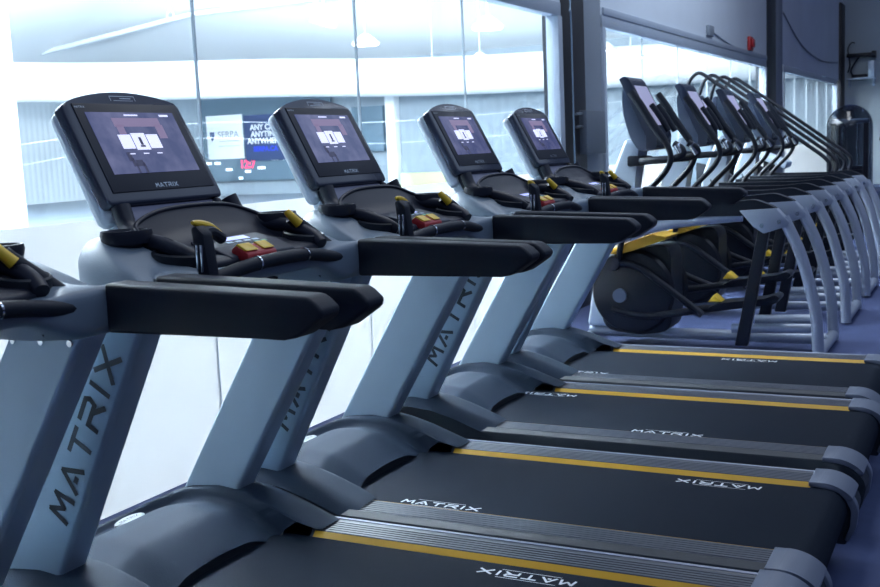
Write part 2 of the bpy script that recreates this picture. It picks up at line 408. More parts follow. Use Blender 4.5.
    # uprights: slanted posts, leaning slightly outward
    for sgn in (-1, 1):
        mb = MB()
        zb, zt = .20, .955
        def line(z): return .40+(z-.301)*(.352/.629)   # front x
        bot_i, bot_o, top_i, top_o = .296, .385, .352, .432
        t = bmesh.new(); sec = []
        for z, yi, yo, wdt in ((zb, bot_i-.008, bot_o-.007, .215), (zt, top_i, top_o, .215)):
            xf = .29+(z-.301)*.56; xr = .480+(z-.29)*.575; pts = []; rc = .016
            prof2 = [(xf, yi+.008), (xf+.008, yi)]
            for (cx_, cy_, a0) in ((xr-rc, yi+rc, -PI/2), (xr-rc, yo-rc, 0)):
                for k in range(5): prof2.append((cx_+rc*math.cos(a0+k*PI/8), cy_+rc*math.sin(a0+k*PI/8)))
            prof2 += [(xf+.008, yo), (xf, yo-.008)]
            sec.append([t.verts.new((x, sgn*y, z)) for x, y in prof2])
        a, b = sec; n = len(a)
        for i in range(n): t.faces.new((a[i], a[(i+1) % n], b[(i+1) % n], b[i]))
        t.faces.new(a); t.faces.new(b[::-1]); mb._add(t)
        up = mb.build('upright', SILVER, R, 30)
        for x in (.655, .735, .815):
            yi = sgn*(.3505); mb = MB().cyl((x, yi+sgn*.004, .914), (x, yi-sgn*.006, .914), .0095, .007, 14); mb.build('bolt', CHROME, up)
        # lettering on the outer face, reads upward
        yo = lambda z: sgn*(.378+(z-.2)/(.755)*.054)
        z0, z1 = .445, .85
        p0 = Vector((.536, yo(z0), z0)); p1 = Vector((.772, yo(z1), z1)); dr = (p1-p0).normalized()
        nrm = Vector((0, sgn, -.07)).normalized(); upv = Vector(nrm.cross(dr)) if sgn > 0 else Vector(nrm.cross(dr))
        upv = Vector((-dr.z, 0, dr.x)) if sgn < 0 else Vector((dr.z, 0, -dr.x))
        if sgn > 0: p0 = p0-Vector((.075, 0, 0)); p1 = p1-Vector((.075, 0, 0))
        Lw = (p1-p0).length; cw = Lw/(5.25+5*.42); mb = MB()
        lettering(mb, 'MATRIX', p0+Vector((0, sgn*.0016, 0)), dr, upv, .056, cw, cw*.42, .0125, nrm, .0008)
        mb.build('upright_lettering', DPRINT, up)
    # upper body: casting that spans between the uprights
    body = MB()
    yN = 34
    def sect(y):
        e = abs(y)/.385; k = sst((abs(y)-.16)/.17)
        cc_ = 1-math.sqrt(max(0, 1-(max(0, abs(y)-.30)/.135)**2)); f = .588+.30*cc_
        zb = .985-.065*k; zt = 1.030+.078*sst((abs(y)-.22)/.06)-.16*cc_*(1-0)
        P = [(f+.02, zb), (f-.012, zb+.035), (f-.015, zt-.035), (f+.015, zt-.006), (f+.06, zt), (f+.12, zt-.022), (max(f+.20, .80), zt-.050-.012*k if abs(y) > .24 else zt-.006), (.875, min(1.032-.012*(1-k), zt+.03)), (.896, 1.022), (.896, .94+.045*(1-k)), (.87, .928+.05*(1-k)), (.75, zb-.0)]
        return [(q[0], q[1]) for q in rnd(P+[P[0]], .022, 3)[1:]]
    t = bmesh.new(); rings = []
    for i in range(yN+1):
        y = -.427+.854*i/yN; rings.append([t.verts.new((a, y, b)) for a, b in sect(y)])
    for A, B in zip(rings, rings[1:]):
        n = len(A)
        for j in range(n): t.faces.new((A[j], A[(j+1) % n], B[(j+1) % n], B[j]))
    t.faces.new(rings[0]); t.faces.new(rings[-1][::-1]); body._add(t)
    bod = body.build('console_base', CAST, R, 50)
    for sgn in (-1, 1):
        for (x, y) in ((.70, .27), (.68, .20), (.655, .13)):
            mb = MB(); mb.tube([(x, sgn*y, .9655), (x+.045, sgn*(y+.03), .9405)], .007, 8, 0); mb.build('vent_slot', BLACK, bod)
    # cup holders
    for sgn in (-1, 1):
        m4 = Matrix.Translation((.690, sgn*.290, 1.104)) @ Matrix.Diagonal((.95, 1.15, 1, 1))
        mb = MB().lathe([(.036, .000), (.052, -.016), (.056, .004), (.054, .014), (.048, .014), (.043, .0), (.036, -.03), (0, -.032)], 30, m4)
        mb.build('cup_holder', BLACK, R)
    # handrail pads
    for sgn in (-1, 1):
        ya, yb = sorted((sgn*.372, sgn*.438))
        P = [(.893, .934), (.893, 1.034), (1.372, 1.018), (1.386, 1.010), (1.405, .993), (1.401, .978), (1.345, .941), (1.320, .937)]
        mb = MB().prism(P, ya, yb, .012, seg=3); mb.build('handrail', PAD, R)
    # grip bar with pulse pads
    gb = MB().tube([(.865, -.372, .985), (.885, -.26, 1.0), (.905, -.1, 1.022), (.905, .1, 1.022), (.885, .26, 1.0), (.865, .372, .985)], .0165, 14, 6).build('grip_bar', PAD, R)
    for sgn in (-1, 1):
        a = (.867, sgn*.345, .986); b = (.865, sgn*.374, .985); MB().cyl(a, b, .020, .022).build('bar_collar', CAST, gb)
        MB().cyl((.9055, sgn*.095, 1.0222), (.905, sgn*.100, 1.0222), .0180, .0180).build('chrome_ring', CHROME, gb)
    # speed / incline levers
    lv = MB(); lv.prism([(.922, .99), (.906, 1.125), (.920, 1.130), (.940, 1.112), (.955, .99)], -.330, -.295, .006)
    lv.tube([(.922, -.318, 1.110), (.912, -.27, 1.112), (.898, -.215, 1.092)], .013, 10, 4)
    lv = lv.build('thumb_lever', PAD, R)
    MB().tube([(.914, -.330, 1.136), (.908, -.30, 1.131), (.898, -.25, 1.120), (.886, -.200, 1.102)], lambda q: .004+.006*math.sin(PI*q), 10, 5).build('lever_cap', YEL2, lv)
    MB().box(.919, .925, -.333, -.3295, 1.03, 1.088, .001).build('metal_contact', CHROME, lv)
    MB().box(.931, .937, -.333, -.3295, 1.03, 1.088, .001).build('metal_contact', CHROME, lv)
    lv = MB().tube([(.870, .350, .98), (.835, .31, 1.025), (.790, .255, 1.085), (.775, .238, 1.106)], lambda q: .020-.003*q, 14, 5).build('thumb_lever', PAD, R)
    MB().tube([(.797, .243, 1.088), (.782, .226, 1.112), (.774, .222, 1.124)], lambda q: .0135-.005*q, 12, 5).build('lever_cap', YEL2, lv)
    # tray and key panel
    half_ = [(.862, -.25, 1.040), (.79, -.255, 1.088), (.70, -.250, 1.104), (.658, -.220, 1.126), (.648, -.13, 1.150)]
    path = smooth([Vector(p) for p in half_+[(.646, 0, 1.156)]+[(a, -b, c) for a, b, c in half_[::-1]]], 5); n = len(path)-1
    mb = MB()
    mb.grid(lambda u, v: tuple(path[round(v*n)].lerp(Vector((.80, path[round(v*n)].y*.80, 1.048)), u)+Vector((0, 0, -.05*math.sin(PI*u)*(1-u)))), 5, n)
    mb.grid(lambda u, v: tuple(path[round(v*n)]+Vector((-.012*u, 0, -.095*u))), 2, n)
    mb.tube(path, .006, 8, 0)
    mb.prism([(.70, 1.03), (.70, 1.045), (.76, 1.052), (.84, 1.044), (.86, 1.035), (.86, 1.02)], -.235, .235, .006)
    mb.build('accessory_tray', BLACK, R, 50)
    for sgn in (-1, 1):
        MB().tube([(.600, sgn*.205, 1.165), (.628, sgn*.215, 1.115), (.68, sgn*.245, 1.092), (.76, sgn*.256, 1.082), (.83, sgn*.250, 1.058), (.865, sgn*.240, 1.035)], lambda q: .023-.006*q, 12, 5).build('tray_wing', BLACK, R)
        m4 = Matrix.Translation((.800, sgn*.255, 1.050)) @ Matrix.Rotation(math.radians(8), 4, 'Y') @ Matrix.Diagonal((1.0, 1.0, 1, 1))
        MB().lathe([(.047, .010), (.052, .016), (.056, .012), (.056, -.01), (.046, -.012), (.040, .004), (.034, -.02), (0, -.022)], 30, m4).build('bottle_well', MIDPL, R)
    pn = MB().prism([(.745, 1.04), (.735, 1.078), (.80, 1.062), (.858, 1.040), (.858, 1.022), (.80, 1.02)], -.13, .13, .005).build('key_panel', KEYP, R)
    tl = math.atan2(-.034, .10)
    sl = Vector((.0985, 0, -.022)).normalized(); nn = Vector((.235, 0, .972))
    def onp(s_, y, lift=.0022): return Vector((.745, y, 1.0765))+Vector((.96, 0, -.27)).normalized()*s_+Vector((.27, 0, .96)).normalized()*lift
    def chip(mb, s0, s1, y0, y1, lift=.003):
        vs = [mb.b.verts.new(onp(*q, lift)) for q in ((s0, y0), (s1, y0), (s1, y1), (s0, y1))]; mb.b.faces.new(vs)
    mb = MB(); chip(mb, .012, .035, -.05, .05); mb.build('small_display', LCD, pn)
    for k in range(4): mb = MB(); chip(mb, .042, .052, -.06+.034*k, -.036+.034*k); mb.build('key', SILVER, pn)
    for a_ in (.03, .06): mb = MB(); chip(mb, .058, .068, a_, a_+.02); mb.build('green_key', GREEN, pn)
    st = MB().prism([(.838, 1.030), (.835, 1.056), (.850, 1.066), (.885, 1.046), (.886, 1.026)], -.105, .015, .007).build('stop_switch', RED, R)
    mb = MB().prism([(.838, 1.0575), (.853, 1.0685), (.882, 1.052), (.872, 1.050)], -.101, -.055, .002); mb.prism([(.838, 1.0575), (.853, 1.0685), (.882, 1.052), (.872, 1.050)], -.033, .010, .002); mb.build('stop_switch_stripe', YEL2, st)
    mb = MB().lathe([(0, -.012), (.011, -.009), (.014, 0), (.011, .008), (0, .010)], 16, Matrix.Translation((.88, .03, .995))); mb.tube([(.88, .03, 1.005), (.878, .02, 1.03)], .003, 6, 0); mb.build('safety_key', RED, st)
    # console head
    st_ = math.radians(62.2); cu = Vector((-math.cos(st_), 0, math.sin(st_))); cn = Vector((math.sin(st_), 0, math.cos(st_))); cc = Vector((.5077, -.006, 1.3166))
    CM = Matrix(((0, cu.x, cn.x, cc.x), (1, 0, 0, cc.y), (0, cu.z, cn.z, cc.z), (0, 0, 0, 1)))   # local: x across (far +), y up, z toward the user
    def P3(pts, z0, z1, bev=0, seg=2):
        return MB().prism([(a, b) for a, b in pts], z0, z1, bev, CM, axis='z', seg=seg)
    crown = [(-.219, .108)]+[(-.195+.385*k/12, .118+.030*math.sin(PI*k/12)**.8) for k in range(13)]+[(.205, .112)]
    outl = [(-.219, -.150), (-.212, -.166), (.205, -.166), (.212, -.150)]+crown[::-1]
    hd = P3(outl, -.034, .0, .009, 3).build('console_head', BEZEL, R, 40)
    P3([(-.19, -.135), (.19, -.135), (.186, .112), (-.186, .112)], .0, .003, .002).build('display_frame', BLACK, hd)
    P3([(-.213, -.20), (.200, -.20), (.198, .118), (-.205, .118)], -.078, -.030, .028, 4).build('rear_shell', LIT_SHELL, hd)
    P3([(-.1585, -.0865), (.1585, -.0865), (.1585, .0865), (-.1585, .0865)], .003, .0042).build('screen', SCREEN, hd)
    def flat(mb, x0, x1, y0, y1, z): mb.b.faces.new([mb.b.verts.new(CM @ Vector(q)) for q in ((x0, y0, z), (x1, y0, z), (x1, y1, z), (x0, y1, z))])
    for k, (w2, h2) in ((-1, (.022, .020)), (0, (.025, .024)), (1, (.022, .020))):
        mb = MB(); flat(mb, .004-.018+k*.050-w2, .004-.018+k*.050+w2, -.002-h2+.004, -.002+h2+.004, .0048); mb.build('screen_tile', TILE, hd)
        mb = MB(); flat(mb, .004-.018+k*.050-.010, .004-.018+k*.050+.010, -.034, -.031, .0048); mb.build('tile_caption', TILE, hd)
    mb = MB(); flat(mb, -.03, .02, .076, .080, .0048); mb.build('screen_heading', TILE, hd)
    mb = MB(); flat(mb, .10, .135, .074, .080, .0048); mb.build('screen_clock', TILE, hd)
    mb = MB(); flat(mb, -.08, .09, .045, .07, .0045); flat(mb, -.075, -.05, .02, .05, .0045); flat(mb, .065, .095, .01, .05, .0045); mb.build('screen_photo', PHOTO, hd)
    mb = MB(); flat(mb, -.018, -.008, -.008, .014, .0052); flat(mb, -.022, -.004, -.014, -.009, .0052); mb.build('tile_figure', SILH, hd); mb = MB()
    for a, b, c_, d_ in ((-.085, -.045, -.070, -.028), (-.078, -.060, -.068, -.045), (-.070, -.078, -.064, -.058), (-.066, -.060, -.040, -.050), (-.045, -.080, -.036, -.058)):
        flat(mb, a, c_, b-.008, d_, .0048)
    mb.build('screen_figure', SILH, hd)
    mb = MB(); q = CM.to_3x3()
    lettering(mb, 'MATRIX', CM @ Vector((-.035, -.128, .003)), q @ Vector((1, 0, 0)), q @ Vector((0, 1, 0)), .011, .0115, .0042, .0022, q @ Vector((0, 0, 1)), .0008)
    lettering(mb, 'MATRIX', CM @ Vector((-.183, .099, .003)), q @ Vector((1, 0, 0)), q @ Vector((0, 1, 0)), .0045, .0045, .0018, .0011, q @ Vector((0, 0, 1)), .0008)
    mb.build('console_lettering', STEEL, hd)
    mb = MB()
    for (x0, x1, y0, y1) in ((-.045, .045, .1345, .1365), (-.045, -.043, .122, .1365), (.043, .045, .122, .1365), (-.035, .035, .122, .1235), (-.01, .03, .128, .1305)): flat(mb, x0, x1, y0, y1, .0006)
    mb.build('crown_emblem', STEEL, hd)
    # neck under the head
    P3([(-.185, -.265), (.185, -.265), (.180, -.166), (-.180, -.166)], -.032, -.012, .006).build('neck_plate', PLATE, R)
    for sgn in (-1, 1):
        x0, x1 = sorted((sgn*.165, sgn*.198)); P3([(x0, -.30), (x1, -.30), (x1-.004, -.166), (x0+.004, -.166)], -.035, .004, .012, 3).build('neck_cheek', BLACK, R)
    P3([(-.18, -.33), (.18, -.33), (.185, -.19), (-.185, -.19)], -.075, -.030, .012).build('neck_shell', LIT_SHELL, R)
    return R
G = 'treadmills in a row facing the glass wall'
TM = [(-.026, -.9285, 'treadmill cut off by the left edge, its console out of view'),
      (0, 0, 'nearest treadmill whose whole console shows, its screen the largest in view'),
      (.008, .8833, 'second treadmill with a whole console, its head beside the navy banner'),
      (.010, 1.880, 'third treadmill with a whole console, second farthest in the row'),
      (-.025, 2.8078, 'farthest treadmill, smallest console, beside the black column')]
tm0 = make_treadmill()
for i, (x, y, lab) in enumerate(TM):
    o = tm0 if i == 0 else copy_tree(tm0)
    o.location = (x, y, 0); tag(o, lab, 'treadmill', G)
    # every belt stopped at another place, so its two logos sit elsewhere
    near, far = ((0, 0), (0, -.27), (0, 0), (.42, -.95), (-.20, -.25))[i]
    for b_ in kids(o):
        if b_.name.startswith('running_belt'):
            for k_, l_ in enumerate(sorted(kids(b_), key=lambda q: q.name)): l_.location.x += (near, far)[k_ % 2]

# ================================================================== ELLIPTICALS
def make_elliptical():
    R = empty('elliptical_trainer', (0, 0, 0))
    for sg in (-1, 1):
        y = sg*.33
        b = MB(); P = rnd([(.40, .885), (1.02, .880), (1.20, .895), (1.285, .862), (1.330, .838), (1.330, .80), (1.16, .80), (.40, .795)], .03, 3)
        b.prism([(p[0], p[1]) for p in P], y-.035, y+.035, .012); b.build('side_beam', PAD, R)
        r = MB(); r.tube([(.20, y, .60), (.45, y, .700), (.75, y, .765), (1.12, y, .800)], .036, 14, 6, flat=.8); r.build('lower_rail', TUBE, R)
        br = MB(); br.prism([(1.11, .832), (1.32, .843), (1.392, .765), (1.375, .735), (1.25, .695), (1.19, .735)], y-.04, y+.04, .006); br = br.build('corner_bracket', TUBE, R)
        for q in ((1.24, .742), (1.338, .765)):
            MB().cyl((q[0], y-.048, q[1]), (q[0], y+.048, q[1]), .013, None, 14).build('bolt', CHROME, br)
        MB().tube([(1.355, y, .785), (1.445, y, .59), (1.505, y, .38), (1.54, y, .20), (1.552, y, -.043)], .034, 16, 6).build('rear_leg', TUBE, R)
        t = MB(); t.prism([(1.215, .72), (1.285, .745), (1.150, .02), (1.075, .02)], y-.022, y+.022, .006); t.build('pendulum_arm', DARKT, R)
        # pedal arm and pedal
        ph = .09 if sg > 0 else 0
        a = MB(); a.tube([(.27, y*.62, .20+ph*.3), (.50, y*.62, .16+ph), (.85, y*.62, .215+ph), (1.22, y*.62, .27+ph)], .024, 10, 5); a = a.build('pedal_arm', DARKT, R)
        a2 = MB(); a2.tube([(.285, y*.75, .50), (.44, y*.75, .485), (.60, y*.75, .38), (.86, y*.75, .185+ph)], .022, 10, 5); a2.lathe([(0, -.035), (.045, -.03), (.05, 0), (.045, .03), (0, .035)], 20, Matrix.Translation((.30, y*.75, .50)) @ Matrix.Rotation(PI/2, 4, 'X')); a2.build('crank_link', DARKT, R)
        p = MB(); p.prism([(p_[0], p_[1]) for p_ in rnd([(.90, .235+ph), (.96, .265+ph), (1.24, .30+ph), (1.30, .325+ph), (1.33, .305+ph), (1.30, .268+ph), (.95, .215+ph)], .02, 3)], y*.62-.085, y*.62+.085, .01); p = p.build('pedal', DARKT, R)
        MB().prism([(.90, .27+ph), (.935, .315+ph), (.985, .272+ph)], y*.62-.07, y*.62+.03, .004).build('pedal_marker', YEL2, p)
    # flywheel shroud: round dark discs both sides and a yellow spine
    for sg in (-1, 1):
        m4 = Matrix.Translation((.40, sg*.17, .31)) @ Matrix.Rotation(PI/2, 4, 'X')
        MB().lathe([(0, -.045), (.20, -.045), (.255, -.03), (.27, 0), (.255, .03), (.20, .045), (0, .045)], 48, m4).build('flywheel_shroud', DARKT, R)
        m4 = Matrix.Translation((.33, sg*.225, .29)) @ Matrix.Rotation(PI/2, 4, 'X')
        MB().lathe([(0, -.012), (.045, -.012), (.045, .012), (0, .012)], 28, m4).build('crank_hub', NIGHT, R)
    MB().prism([(p[0], p[1]) for p in rnd([(.42, .03), (.18, .05), (.18, .42), (.30, .56), (.64, .62), (.64, .05), (.44, .03)], .10, 4)], -.14, .14, .03, seg=3).build('drive_housing', MIDPL, R)
    mb = MB(); mb.prism([(.262, .560), (.30, .595), (.44, .648), (.56, .690), (.595, .668), (.655, .672), (.635, .648), (.42, .578), (.34, .557)], -.26, .02, .006); mb.build('spine_cap', YEL, R)
    # frame on the floor
    mb = MB(); mb.cyl((.05, 0, .02), (1.552, 0, .02), .035); mb = mb.build('base_tube', TUBE, R)
    MB().cyl((1.552, -.33, -.01), (1.552, .33, -.01), .034).build('rear_crossbar', TUBE, R)
    MB().cyl((1.03, -.20, .10), (1.50, -.20, .115), .030).build('base_rail', TUBE, R)
    MB().cyl((1.10, .16, .10), (1.50, .16, .115), .030).build('base_rail', TUBE, R)
    MB().cyl((.06, -.33, -.01), (.06, .33, -.01), .034).build('front_crossbar', TUBE, R)
    # post
    t = MB(); t.prism([(.05, .06), (.20, .96), (.335, 1.28), (.465, 1.235), (.36, .94), (.22, .06)], -.075, .075, .03, seg=4); po = t.build('post', WPOST, R)
    dr = Vector((.135, 0, .31)).normalized(); mb = MB()
    lettering(mb, 'MATRIX', Vector((.150, -.0755, .50)), dr, Vector((-dr.z, 0, dr.x)), .05, .055, .025, .011, (0, -1, 0), .001); mb.build('post_lettering', DPRINT, po)
    # fixed grips
    mb = MB(); mb.tube([(.40, -.02, 1.13), (.50, -.16, 1.135), (.66, -.20, 1.14), (.73, -.19, 1.165), (.73, -.18, 1.20), (.68, -.17, 1.235)], .022, 12, 5)
    mb.tube([(.40, .02, 1.13), (.50, .16, 1.135), (.66, .20, 1.14), (.73, .19, 1.165), (.73, .18, 1.20), (.68, .17, 1.235)], .022, 12, 5)
    mb.prism([(.36, 1.10), (.36, 1.17), (.46, 1.165), (.50, 1.11)], -.12, .12, .015); fg = mb.build('fixed_grips', PAD, R)
    for sg in (-1, 1): MB().cyl((.735, sg*.187, 1.165), (.700, sg*.174, 1.225), .0235).build('pulse_contact', CHROME, fg)
    # console
    P = rnd([(.335, 1.648), (.372, 1.668), (.402, 1.642), (.575, 1.300), (.566, 1.205), (.50, 1.195), (.505, 1.285)], .025, 4)
    hd = MB().prism([(p[0], p[1]) for p in P], -.168, .168, .02, seg=3).build('console_head', BEZEL, R, 50)
    P = rnd([(.355, 1.625), (.340, 1.54), (.350, 1.42), (.390, 1.28), (.45, 1.19), (.52, 1.20), (.53, 1.27)], .03, 4)
    MB().prism([(p[0], p[1]) for p in P], -.135, .135, .03, seg=3).build('rear_shell', NIGHT, hd)
    n = Vector((.895, 0, .447)).normalized(); u = Vector((-.447, 0, .895)); o = Vector((.4865, 0, 1.470))
    def pl(y, v, l): return o+Vector((0, y, 0))+u*v+n*l
    def quad(mb, y0, y1, v0, v1, l): mb.b.faces.new([mb.b.verts.new(pl(*q, l)) for q in ((y0, v0), (y1, v0), (y1, v1), (y0, v1))])
    mb = MB(); quad(mb, -.14, .14, -.13, .15, .004); mb.build('screen', ESCREEN, hd)
    for a_ in (-.075, .075): MB().tube([tuple(pl(a_, .0, .03)), tuple(pl(a_*1.04, -.10, .045)), tuple(pl(a_, -.20, .05))], .018, 10, 4).build('thumb_pad', PAD, hd)
    # moving handlebars
    for sg in (-1, 1):
        y = sg*.30
        pts = rnd([(.462, y, 1.545), (.575, y, 1.37), (.672, y, 1.235), (.700, y, 1.145), (.655, y, 1.06), (.49, y, .90), (.36, y*.95, .62), (.33, y*.8, .50)], .05, 3)
        h = MB().tube(pts, .0185, 12, 0).build('moving_handlebar', DARKT, R)
        MB().tube([(.450, y, 1.560), (.50, y, 1.49), (.575, y, 1.37), (.66, y, 1.25)], lambda q: .026-.004*abs(q-.4), 12, 5).build('hand_grip', PAD, h)
    return R
ESCREEN = mat('pale_lavender_screen', (.42, .42, .60), .3, emit=.35)
e0 = make_elliptical()
EL = [(4.70, 'nearest elliptical trainer, standing just beyond the last treadmill'),
      (6.04, 'second elliptical trainer, between the nearest one and the third'),
      (7.36, 'third elliptical trainer in the row, one short of the last'),
      (8.66, 'last elliptical trainer, next to the stair climbers')]
for i, (y, lab) in enumerate(EL):
    o = e0 if i == 0 else copy_tree(e0)
    o.location = (0, y, 0); tag(o, lab, 'elliptical trainer', 'elliptical trainers beyond the treadmills')

# ================================================================== STAIR CLIMBERS
def make_climber():
    R = empty('stair_climber', (0, 0, 0))
    for sg in (-1, 1):
        y = sg*.30
        P = rnd([(-.40, y*.7, 1.55), (-.50, y, 1.66), (-.44, y, 1.90), (-.34, y, 1.995), (.20, y, 1.60), (.92, y, 1.06), (.98, y, .98), (.90, y, .72), (.82, y, .45)], .07, 4)
        MB().tube(P, .020, 12, 0).build('handrail', DARKT, R)
        mb = MB(); mb.prism([(-.36, .04), (-.36, 1.05), (-.10, .98), (.62, .50), (.95, .22), (.95, .04)], y*1.15-.02, y*1.15+.02, .01); mb.build('side_shroud', MIDPL, R)
        MB().tube([(.10, y, 1.66), (.02, y*.95, 1.30), (-.12, y, .95)], .022, 10, 4).build('rail_strut', DARKT, R)
    for k in range(5):
        MB().box(.62-.22*k-.12, .62-.22*k+.12, -.30, .30, .16+.2*k, .20+.2*k, .008).build('step', BLACK, R)
    MB().box(-.44, .96, -.36, .36, 0, .10, .02).build('base', BLACK, R)
    MB().prism([(-.44, .08), (-.50, 1.30), (-.44, 1.60), (-.34, 1.62), (-.20, 1.10), (-.20, .08)], -.16, .16, .03, seg=3).build('front_post', SILVER, R)
    P = rnd([(-.50, 1.74), (-.44, 1.77), (-.40, 1.75), (-.24, 1.42), (-.28, 1.36), (-.36, 1.38), (-.46, 1.50)], .02, 3)
    hd = MB().prism([(p[0], p[1]) for p in P], -.20, .20, .02).build('console_head', BEZEL, R)
    n = Vector((.9, 0, .436)); u = Vector((-.436, 0, .9)); o = Vector((-.312, 0, 1.59))+n*.008
    mb = MB(); mb.b.faces.new([mb.b.verts.new(o+Vector((0, a, 0))+u*b) for a, b in ((-.14, -.1), (.14, -.1), (.14, .12), (-.14, .12))]); mb.build('screen', ESCREEN, hd)
    return R
c0 = make_climber(); c0.location = (0, 9.72, -.045); tag(c0, 'black stair climber with long sloping handrails, beside the last elliptical', 'stair climber', 'stair climbers')
c1 = copy_tree(c0); c1.location = (.02, 10.80, -.045); tag(c1, 'farther black stair climber, nearer the domed weight machine', 'stair climber', 'stair climbers')

# ================================================================== WEIGHT MACHINES AT THE FAR END
R = empty('weight_machine', (.76, 13.0, -.045)); tag(R, 'domed weight stack machine behind a smoked shield, right of the stair climbers', 'weight machine')
def half(sgn):
    prof = [(.285, .10)]+[(.285, .5), (.285, 1.0), (.285, 1.34)]+[(.285*math.cos(a), 1.36+.285*math.sin(a)) for a in [k*PI/20 for k in range(1, 11)]]
    t = MB(); t.lathe(prof, 40); return t
half(1).build('smoked_shield', SMOKED, R, 80)
MB().lathe([(0, 0), (.31, 0), (.31, .08), (.29, .11), (0, .11)], 36).build('base', BLACK, R)
for k in range(14): MB().box(-.16, .16, -.09, .09, .16+.05*k, .205+.05*k, .006).build('weight_plate', BLACK, R)
for sg in (-1, 1): MB().cyl((sg*.10, 0, .1), (sg*.10, 0, 1.42), .014).build('guide_rod', CHROME, R)
for sg in (-1, 1): MB().box(sg*.2-.03, sg*.2+.03, -.05, .05, .1, 1.42, .01).build('frame_post', DARKT, R)
MB().box(-.24, .24, -.06, .06, 1.40, 1.46, .015).build('head_beam', STEEL, R)
mb = MB(); mb.lathe([(0, 0), (.055, 0), (.055, .006), (0, .006)], 24, Matrix.Translation((.0, -.15, 1.585)) @ Matrix.Rotation(math.radians(30), 4, 'X') @ Matrix.Diagonal((1.25, .6, 1, 1))); mb.build('emblem', STEEL, R)
def bench_machine(x, y, lab, col, rz=0):
    R = empty('weight_machine', (x, y, -.045), rz); tag(R, lab, 'weight machine')
    MB().box(-.35, .35, -.04, .04, 0, .08, .01).build('foot_rail', DARKT, R)
    MB().box(-.04, .04, -.45, .45, 0, .07, .01).build('foot_rail', DARKT, R)
    MB().box(-.05, .05, -.05, .05, .05, 1.35, .01).build('upright', DARKT, R)
    MB().tube([(0, 0, 1.33), (.12, 0, 1.42), (.32, 0, 1.38), (.40, 0, 1.15)], .03, 10, 5).build('press_arm', DARKT, R)
    MB().box(.08, .45, -.16, .16, .46, .53, .03).build('seat', col, R)
    MB().box(.04, .11, -.17, .17, .60, 1.10, .03).build('back_pad', col, R)
    return R
DBLUE = mat('navy_upholstery', (.03, .045, .10), .5)
bench_machine(1.33, 14.6, 'dark weight bench machine with navy pads at the right edge', DBLUE, 2.6)
R = empty('weight_machine', (-.12, 12.2, -.045)); tag(R, 'dark frame machine with a broad white pad, seen between the climber handrails', 'weight machine')
MB().box(-.30, .30, -.30, .30, 0, .10, .01).build('base', BLACK, R)
MB().box(-.06, .06, -.06, .06, .1, .98, .01).build('upright', DARKT, R)
MB().box(-.27, .27, -.20, .20, -.045, .045, .02, Matrix.Translation((0, 0, 1.02)) @ Matrix.Rotation(math.radians(24), 4, 'Y')).build('white_pad', WPOST, R)

# ================================================================== THINGS ON THE WALLS
MB_ = MB().box(0, .42, 0, .03, 0, .02)
R = empty('wall_shelf', (-.39, 22.98, 2.33)); tag(R, 'small white shelf on the end wall with a white box on it', 'shelf')
MB().box(0, .56, -.22, .0, 0, .035, .004).build('shelf_board', WPOST, R)
for x in (.02, .50): MB().prism([(-.20, 0), (0, 0), (0, -.16)], x, x+.04, .003, axis='x').build('bracket', WPOST, R)
MB_.b.free()
o = MB().box(.03, .16, 22.80, 22.95, 2.366, 2.70, .005).build('white_box', WPOST); tag(o, 'upright white box standing on the wall shelf', 'box')
R = empty('wall_rack', (-.40, 22.98, 2.83)); tag(R, 'black bracket with hooked arms on the end wall above the shelf', 'rack')
MB().box(0, .56, -.20, .0, -.04, .04, .008).build('rack_bar', DARKT, R)
MB().box(.50, .58, -.24, .0, -.06, .07, .01).build('rack_end', DARKT, R)
MB().tube([(.25, -.1, -.03), (.16, -.1, -.15), (.08, -.1, -.32), (.14, -.1, -.44)], .018, 8, 5).build('hook', DARKT, R)
MB().tube([(.03, -.1, .04), (.02, -.1, .16), (.09, -.1, .27), (.16, -.1, .26)], .012, 8, 5).build('hook', DARKT, R)
MB().tube([(.04, -.1, -.03), (.06, -.1, -.20), (.02, -.1, -.35)], .015, 8, 5).build('hook', DARKT, R)
o = MB().box(-.30, .02, 22.80, 22.94, 2.366, 2.43, .01).build('black_case', DARKT); tag(o, 'low black case lying on the wall shelf under the rack', 'case')
R = empty('fire_alarm', (-.49, 12.87, 2.46)); tag(R, 'small red fire alarm horn on the wall above the windows', 'fire alarm')
MB().box(0, .04, -.11, .11, -.09, .09, .01).build('back_box', RED, R); MB().box(.04, .07, -.07, .07, -.05, .06, .015).build('horn', RED, R)
o = MB().box(-.496, -.46, 10.46, 10.72, 2.40, 2.52, .01).build('junction_box', COL_G); tag(o, 'grey junction box on the wall above the window', 'junction box')
o = MB().tube([(-.485, 10.72, 2.46), (-.485, 12.0, 2.36), (-.485, 13.6, 2.35)], .010, 6, 4).build('cable', FRAME); tag(o, 'cable running along the wall from the junction box to the column', 'cable')
o = MB().tube([(-.49, 15.5, 3.10), (-.485, 17.3, 2.72), (-.485, 19.6, 2.58), (-.485, 22.0, 2.66)], .012, 6, 6).build('cable', COL_G); tag(o, 'slack cable drooping across the far wall panel', 'cable')
o = MB().tube([(-.44, 5.82, 3.2), (-.44, 5.83, 2.35), (-.435, 5.80, 2.25), (-.44, 5.84, 2.15), (-.44, 5.84, .9)], .007, 6, 4).build('cable', SILVER); tag(o, 'thin pale cable hanging down the black column', 'cable')
R = empty('control_box', (-.494, 6.24, 1.17)); tag(R, 'grey metal control box fixed to the grey side of the near column', 'control box')
MB().box(0, .065, -.13, .34, 0, .345, .006).build('box_body', BOXG, R)
for z in (.22, .32): MB().tube([(.03, -.14, z), (.03, -.20, z), (.03, -.27, z-.005)], .011, 8, 3).build('conduit_fitting', STEEL, R)

